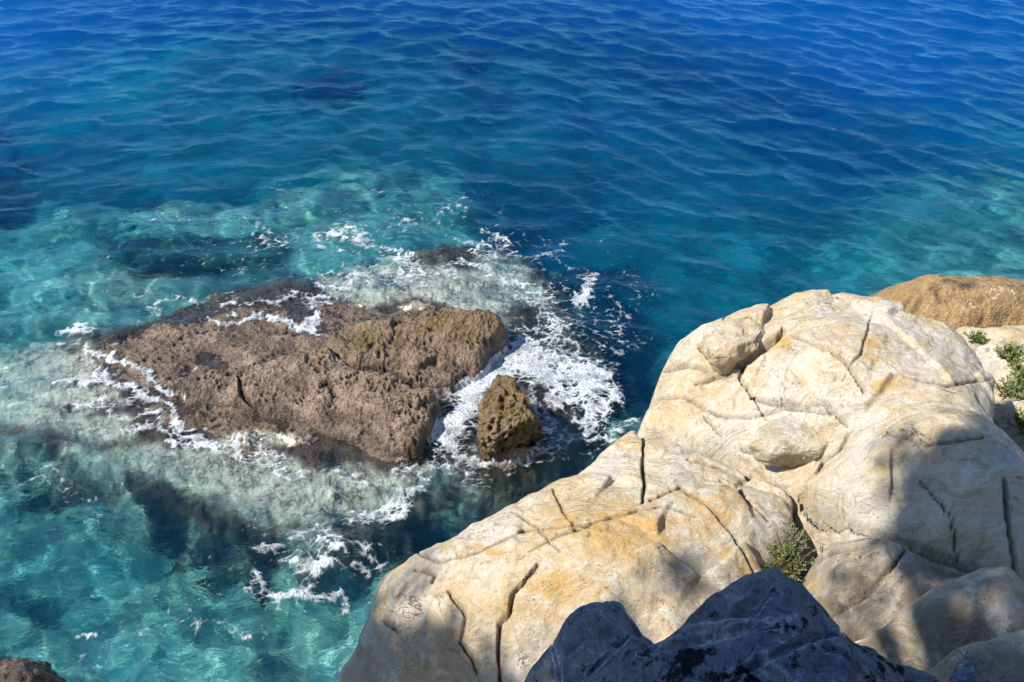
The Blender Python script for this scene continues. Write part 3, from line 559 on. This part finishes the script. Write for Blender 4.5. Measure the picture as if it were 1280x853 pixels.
tip = [P(632, 465, 1.0), P(648, 476, .98), P(658, 497, .92), P(670, 520, .78), P(643, 532, .72), P(613, 552, .58), P(604, 566, .25), P(597, 545, .42), P(598, 508, .6), P(612, 478, .8),
       P(682, 546, .06), P(641, 565, .03), P(613, 579, .0), P(606, 577, -.05), P(676, 542, -.5), P(640, 552, -.5), P(612, 570, -.5), P(600, 560, -.4), P(604, 530, -.4), P(640, 500, -.4), P(672, 540, -.4)]
def tip_attrs(v, px, p, at): at['wet'] = sstep(.3, .1, v[:, 2]); at['olive'] = np.clip(.75+.7*fbm(p, 4, 4), 0, 1)
o = hull_rock('pointed_rock', tip, M_REEF, 7, 40, .055, 3.6, pits=.075, psc=7, attrs=tip_attrs, fine=.01)
tag(o, 'small pointed olive brown rock standing in white foam, its near side black', 'rock')
cor = [P(0, 835, .55), P(38, 824, .7), P(60, 838, .55), P(90, 860, .3), P(20, 900, .5), P(-40, 860, .5), P(100, 900, -.6), P(-60, 900, -.6), P(-40, 830, -.6), P(70, 840, -.6)]
o = hull_rock('dark_rock', cor, M_REEF, 6, 14, .07, 4, pits=.03, psc=8, attrs=lambda v, px, p, at: at.update(grime=np.clip(.55+.4*fbm(p, 4, 3), 0, .9)))
tag(o, 'dark jagged rock tip breaking the water in the bottom left corner', 'rock')

# ------------------------------------------------------------------ foam on the water
FOAM = [([(120, 440), (200, 480), (240, 500)], 5, .6), ([(90, 500), (170, 520), (230, 545), (330, 575)], 7, .6), ([(300, 560), (380, 590), (450, 600), (520, 590)], 8, .6), ([(440, 640), (490, 640), (540, 600)], 9, .75), ([(560, 330), (640, 350), (690, 390)], 8, .65), ([(430, 350), (520, 345), (560, 330)], 7, .6), ([(280, 385), (360, 375), (420, 378)], 5, .65), ([(630, 440), (690, 450), (760, 470)], 16, 1.0), ([(570, 540), (590, 500), (612, 460)], 15, 1.15), ([(690, 500), (735, 495)], 12, .9), ([(560, 300), (600, 310), (680, 320), (730, 345)], 6, .6), ([(330, 690), (400, 700), (450, 720)], 10, .65),([(560, 545), (585, 505), (605, 465)], 34, .7), ([(640, 450), (720, 480)], 40, .62), ([(690, 470), (735, 500)], 26, .8), ([(700, 545), (735, 530)], 18, .6), ([(520, 590), (590, 590)], 18, .55),  # polyline in photo pixels, half-width, strength
 ([(108, 432), (140, 446), (170, 466), (190, 478), (222, 492)], 6, .95), ([(75, 482), (105, 472), (130, 470), (150, 486), (190, 506), (215, 518), (236, 530), (222, 536)], 7, .95), ([(222, 536), (250, 532)], 3, .9), ([(155, 536), (185, 540)], 8, .8),
 ([(213, 558), (250, 564), (298, 556)], 8, .95), ([(75, 414), (112, 409)], 5, .9), ([(70, 440), (95, 425)], 4, .6), ([(262, 404), (310, 404), (350, 402), (385, 410)], 5, .95), ([(385, 402), (402, 414), (395, 398)], 10, 1.0), ([(215, 462), (262, 458)], 3, .5),
 ([(190, 385), (215, 382), (245, 373)], 7, .7), ([(160, 370), (190, 365)], 5, .4), ([(330, 303), (360, 300)], 8, .45), ([(400, 297), (430, 288), (455, 297), (470, 305)], 10, .75), ([(420, 315), (450, 318)], 5, .6), ([(480, 310), (510, 322), (530, 345)], 8, .75), ([(455, 238), (475, 243)], 6, .5), ([(600, 290), (620, 285)], 8, .5),
 ([(545, 262), (580, 265)], 7, .4), ([(400, 360), (460, 355), (520, 365)], 18, .5), ([(420, 330), (500, 335)], 18, .35), ([(270, 375), (340, 372), (400, 380)], 10, .4),
 ([(620, 440), (608, 460), (592, 490), (575, 520), (552, 548)], 22, 1.15), ([(612, 440), (650, 455), (700, 468), (745, 478)], 24, 1.0), ([(745, 478), (762, 495), (740, 515), (734, 535)], 16, .9), ([(650, 480), (675, 510), (690, 545)], 12, .75), ([(690, 548), (720, 545)], 12, .7), ([(545, 555), (580, 572), (606, 582)], 12, .9), ([(500, 585), (540, 580)], 10, .7),
 ([(668, 375), (690, 400), (690, 430), (720, 455)], 20, .75), ([(700, 440), (760, 440), (800, 430)], 16, .5), ([(650, 325), (700, 330), (740, 350)], 16, .35), ([(728, 340), (742, 360), (720, 375)], 8, .8), ([(745, 385), (780, 400), (770, 420)], 12, .45), ([(600, 335), (660, 365)], 18, .55),
 ([(480, 632), (500, 628), (505, 610)], 8, .85), ([(430, 650), (470, 640), (490, 635)], 8, .7), ([(360, 668), (410, 672), (455, 690), (470, 705)], 14, .62), ([(330, 720), (318, 740), (340, 760)], 12, .8), ([(345, 755), (385, 740), (412, 700), (400, 680)], 9, .8), ([(385, 740), (425, 745), (435, 760)], 8, .8), ([(290, 790), (320, 800)], 12, .4), ([(95, 800), (115, 803), (130, 795)], 5, .7),
 ([(300, 640), (360, 660), (430, 690)], 18, .35), ([(70, 610), (110, 620)], 10, .4), ([(640, 585), (680, 560), (740, 545)], 16, .6), ([(700, 560), (770, 540), (800, 520)], 10, .55), ([(560, 480), (500, 468), (470, 462)], 5, .6), ([(430, 600), (470, 590)], 12, .4), ([(340, 580), (400, 600)], 10, .3), ([(10, 480), (60, 470)], 16, .3), ([(20, 600), (80, 590)], 14, .3)]
def build_foam():
    ax = np.arange(-7.2, 2.9, .0145); ay = np.arange(5.4, 17.5, .0145); X, Y = np.meshgrid(ax, ay); x = X.ravel(); y = Y.ravel()
    px = PX(xy0(x, y)); p = xy0(x, y); wv = np.stack([perlin(p*2.0), perlin(p*2.0+9)], 1)*.20+np.stack([perlin(p*6), perlin(p*6+9)], 1)*.05
    q = px + wv*90; D = np.zeros(len(x))
    for pl, w, s in FOAM:
        w = w*1.15; lo = np.min(pl, 0)-3*w; hi = np.max(pl, 0)+3*w; m = np.where((q > lo).all(1) & (q < hi).all(1))[0]
        if len(m): d, _, _ = polyline_dist(q[m], pl); D[m] = np.maximum(D[m], s*np.exp(-(d/w)**2))
    spray = .27*blobs(px, [(420, 300, 250, 60, 1), (700, 400, 110, 100, 1.1), (380, 700, 120, 80, 1), (250, 380, 120, 40, .8), (150, 500, 130, 80, .7), (200, 790, 160, 60, .6)])
    D = np.maximum(D, spray)
    m = np.where(D > .06)[0]; wq = (np.stack([x, y*1.25], 1)+wv*.8)[m]
    sp0 = fbm(p[m], 3.1, 3); sp1 = fbm(p[m]+4, 3.1, 3)
    f1, f2 = worley((wq+.10*np.stack([sp0, sp0[::-1]*0+sp1], 1))*3.2); lace = np.exp(-((f2-f1)/.16)**2); g1, g2 = worley(wq*10+7); lace2 = np.exp(-((g2-g1)/.22)**2); sp = fbm(p[m], 9, 4, .6)
    d = D[m]; pat = np.maximum(lace, .8*lace2)
    dens = np.zeros(len(x)); dens[m] = 1.1*sstep(-.20, .50, pat*(.55+.35*perlin(p[m]*1.3+5)) + .34*sp + .1 - (.93 - 1.08*d))
    dx, dy, dz = sea(x, y, sstep(60, 20, np.hypot(x, y-12))*(.8+.2*sstep(8.5, 15, y)))
    zt = dz+.006
    for ra, rb, rz in [g for n in ('reef_shelf', 'reef_head') for g in SURF[n]]:      # wash lying over the wet rock
        i = np.clip(np.searchsorted(ra, x+dx), 1, len(ra)-2); j = np.clip(np.searchsorted(rb, y+dy), 1, len(rb)-2); ok = (x+dx > ra[1]) & (x+dx < ra[-2]) & (y+dy > rb[1]) & (y+dy < rb[-2])
        zz = np.max([rz[j+a, i+b] for a in (-1, 0) for b in (-1, 0)], 0)
        zt = np.where(ok, np.maximum(zt, np.minimum(zz+.008, .10)), zt); dens = dens*np.where(ok, sstep(.13, .07, zz), 1)
    v = np.stack([x+dx, y+dy, zt+.012*np.clip(dens, 0, 1)], 1); f = grid_faces(len(ax), len(ay), dens > .05); v, f, at = compact(v, f, {'froth': dens})
    tag(mesh_obj('sea_foam', v, f, M_FOAM, attrs=at), 'white lacy sea foam swirling on the water round the reef', kind='stuff')
build_foam()

# ------------------------------------------------------------------ plants
def leafy(name, base, r, h, n_stem, n_leaf, leaf, mat, label, cat='plant', group=None, lean=(0, 0), seed=0, stem=M_STEM, flat=.5):
    R = random.Random(seed); t = empty(name, base); V = []; Fq = []; sv = []; sf = []
    for s in range(n_stem):
        a = R.uniform(0, 6.283); el = R.uniform(.25, 1.35); L = h*R.uniform(.55, 1.0); p0 = Vector((r*.45*R.uniform(-1, 1), r*.45*R.uniform(-1, 1), -.03))
        d = Vector((math.cos(a)*math.cos(el)*r/h*1.4+lean[0], math.sin(a)*math.cos(el)*r/h*1.4+lean[1], math.sin(el))).normalized()
        bend = Vector((R.uniform(-.3, .3), R.uniform(-.3, .3), .25)); pts = [p0+d*L*k/4+bend*L*(k/4)**2*.3 for k in range(5)]
        for k in range(4):                                          # thin three-sided stem
            u = (pts[k+1]-pts[k]).normalized(); sx = u.orthogonal().normalized(); sy = u.cross(sx); w = .0035*(1-.15*k); b0 = len(sv)
            for c in (pts[k], pts[k+1]):
                for j in range(3): an = j*2.094; sv.append(c+(sx*math.cos(an)+sy*math.sin(an))*w)
            for j in range(3): sf.append((b0+j, b0+(j+1) % 3, b0+3+(j+1) % 3, b0+3+j))
        for k in range(n_leaf):
            q = R.uniform(.25, 1.0); i = min(int(q*4), 3); c = pts[i].lerp(pts[i+1], q*4-i) if q < 1 else pts[4]
            an = R.uniform(0, 6.283); ld = (Vector((math.cos(an), math.sin(an), R.uniform(-.2, 1.0)))+d*.7).normalized(); side = ld.cross(Vector((R.uniform(-1, 1), R.uniform(-1, 1), 1.2))).normalized()
            l = leaf*R.uniform(.6, 1.2); w = l*flat*.5; up = side.cross(ld)*l*.12; b0 = len(V)
            V += [c, c+ld*l*.5+side*w+up, c+ld*l, c+ld*l*.5-side*w+up]; Fq.append((b0, b0+1, b0+2, b0+3))
    if Fq: mesh_obj('foliage', np.array([tuple(v) for v in V]), Fq, mat, t)
    mesh_obj('stems', np.array([tuple(v) for v in sv]), sf, stem, t)
    return tag(t, label, cat, group)
leafy('green_bush', P(983, 708, 3.0), .16, .27, 70, 16, .034, M_LEAF, 'small green cushion bush in the hollow beside the brownish ridged rock', 'bush', seed=1, flat=.35)
leafy('green_bush', P(992, 676, 3.1), .11, .18, 40, 11, .026, M_LEAF, 'grey green twiggy bush right behind the larger cushion bush', 'bush', seed=11, flat=.3, stem=M_DRY)
leafy('dry_bush', P(1038, 648, 2.95), .17, .2, 80, 0, .03, M_DRY, 'tangle of dry grey twigs in the dark hollow under the diagonal crack', 'bush', seed=2, stem=M_DRY)
leafy('dry_bush', P(1212, 826, 5.2), .06, .1, 16, 0, .03, M_DRY, 'few bare dry twigs over the small pale stone near the bottom right corner', 'bush', seed=3, stem=M_DRY)
leafy('dry_grass_tuft', P(914, 470, 3.12), .11, .10, 40, 6, .04, M_LEAF, 'low olive tuft growing in the hollow below the loose block', 'plant', seed=4, flat=.16)
for i, (px, py, z, r, h, lb) in enumerate([(1222, 424, 2.5, .16, .14, 'topmost small green plant patch, tucked behind the right end of the pale slab'), (1264, 444, 2.6, .22, .22, 'bright green plant between the pale rocks at the right edge, below the low ledge'),
        (1262, 488, 2.7, .26, .24, 'largest dark green plant filling the gap beside the slab crack'), (1282, 470, 2.7, .2, .25, 'green plant cut off by the right edge between the two larger clumps'), (1280, 532, 2.95, .2, .2, 'lowest fresh green plant at the right edge, above the tree shadow')]):
    leafy('green_plant', P(px, py, z), r*.8, h*.72, 60, 14, .036, M_LEAF2 if i != 2 else M_LEAF, lb, 'plant', seed=20+i, flat=.4)

# ------------------------------------------------------------------ pines on the cliff behind the camera; their crowns shade the near rocks
def tube(pts, rad, n=8):
    V = []; Fc = []; pts = [Vector(p) for p in pts]
    for k, p in enumerate(pts):
        u = (pts[min(k+1, len(pts)-1)]-pts[max(k-1, 0)]).normalized(); sx = u.orthogonal().normalized(); sy = u.cross(sx)
        for j in range(n): a = 6.2832*j/n; V.append(p+(sx*math.cos(a)+sy*math.sin(a))*rad[k])
    for k in range(len(pts)-1):
        for j in range(n): Fc.append((k*n+j, k*n+(j+1) % n, (k+1)*n+(j+1) % n, (k+1)*n+j))
    return V, Fc
def pine(base, top, clumps, label, seed):
    R = random.Random(seed); t = empty('pine_tree', base); b = Vector(base); T = Vector(top)-b
    tr = [T*(k/8)+Vector((R.uniform(-.12, .12), R.uniform(-.12, .12), 0))*(1 if 0 < k < 8 else 0)-Vector((0, 0, .4 if k == 0 else 0)) for k in range(9)]
    V, Fc = tube(tr, [.26*(1-.085*k) for k in range(9)], 10); mesh_obj('trunk', np.array([tuple(v) for v in V]), Fc, M_BARK, t)
    NV = []; nrm = np.random.default_rng(seed)
    for (c, r, dn) in clumps:
        c = Vector(c)-b; k = R.choice((4, 5, 6, 7)); s = tr[k]; mid = s.lerp(c, .55)+Vector((R.uniform(-.2, .2), R.uniform(-.2, .2), -.25))
        V, Fc = tube([s, s.lerp(mid, .5), mid, mid.lerp(c, .6), c], [.09, .075, .055, .035, .015], 6)
        mesh_obj('limb', np.array([tuple(v) for v in V]), Fc, M_BARK, t)
        n = int(900*dn*r*r); q = nrm.normal(size=(n, 3)); q /= np.linalg.norm(q, axis=1)[:, None]; q *= (nrm.random(n)**.4)[:, None]*np.array([r, r, r*.5])
        sub = nrm.normal(size=(int(8*dn)+3, 3))*np.array([r, r, r*.45])*.55; pick = nrm.integers(0, len(sub), n); q = q*.42+sub[pick]+np.array(c)
        d = nrm.normal(size=(n, 3)); d[:, 2] += .5; d /= np.linalg.norm(d, axis=1)[:, None]; sd = np.cross(d, nrm.normal(size=(n, 3))); sd /= np.linalg.norm(sd, axis=1)[:, None]
        L = .17*(.6+.7*nrm.random((n, 1))); w = .030
        NV.append(np.stack([q-sd*w*.4, q+d*L*.5-sd*w, q+d*L, q+d*L*.5+sd*w], 1).reshape(-1, 3))
    A = np.concatenate(NV); f = np.arange(len(A)).reshape(-1, 4); mesh_obj('crown', A, f, M_NEEDLE, t)
    return tag(t, label, 'tree')
def up(px, py, z, D): return tuple(np.array(P(px, py, z))+SUN_DIR*D)
near_cl = [(up(960, 750, 6.2, 9.5), .5, 2.9), (up(880, 800, 6.0, 9.8), .55, 2.9), (up(1000, 810, 6.1, 9.2), .55, 2.9), (up(1100, 840, 6.0, 9.6), .5, 2.9), (up(780, 850, 5.6, 9.9), .55, 2.9), (up(930, 860, 5.9, 9.4), .55, 2.9), (up(748, 790, 5.0, 10.4), .34, 3.6), (up(695, 850, 4.8, 10.6), .4, 3.2), (up(830, 830, 5.7, 10), .5, 2.9), (up(1040, 770, 6.1, 9.4), .35, 2.6),
           (up(1180, 860, 5.2, 10.5), .6, 1.6), (up(855, 722, 3.2, 13), .17, 2.2), (up(790, 775, 3.0, 13.4), .13, 1.8), (up(1050, 750, 3.4, 13), .22, 1.6)]
far_cl = [(up(1205, 622, 3.9, 12.6), .42, 7), (up(1145, 640, 3.7, 13), .34, 6), (up(1255, 598, 3.9, 12.8), .42, 7), (up(1262, 670, 3.9, 12.5), .4, 7), (up(1200, 672, 3.7, 12.7), .34, 6), (up(1118, 632, 3.8, 13.1), .2, 3), (up(1150, 700, 3.6, 12.8), .22, 2), (up(1290, 700, 4.0, 12.2), .4, 2.4), (up(1200, 790, 4.5, 12.4), .3, 1.6), (up(1260, 770, 4.6, 12.6), .36, 1.4), (up(1238, 582, 3.9, 13), .2, 2.5)]
left_cl = [(up(530, 815, 2.2, 15.6), .34, 2.6), (up(470, 800, 1.9, 15.8), .3, 2.4), (up(600, 850, 2.3, 15.4), .3, 2.4), (up(470, 830, 1.8, 16), .7, 1.8), (up(520, 850, 2.0, 16), .6, 1.8), (up(575, 845, 2.3, 15.5), .35, 1.6), (up(440, 860, 1.5, 16.2), .6, 1.8)]
pine((-5.6, -2.6, 6.7), (-5.6, -.6, 12.6), near_cl, 'leaning pine on the cliff behind the viewpoint, shading the near boulders', 5)
pine((-4.2, -3.6, 7.2), (-4.4, -.4, 13.4), far_cl, 'second pine on the cliff, its high limb shading the right side of the pale slab', 6)
pine((-10.5, -3.0, 5.2), (-10.5, -1.0, 12.6), left_cl, 'outer pine at the far left of the cliff, shading the foot of the long slab', 8)

for o in S.objects:                              # sunlight refracted by the waves draws its bright net on what lies under water
    if o.name.split('.')[0] in ('ground', 'reef_shelf', 'reef_head', 'pointed_rock', 'dark_rock'): o.cycles.is_caustics_receiver = True
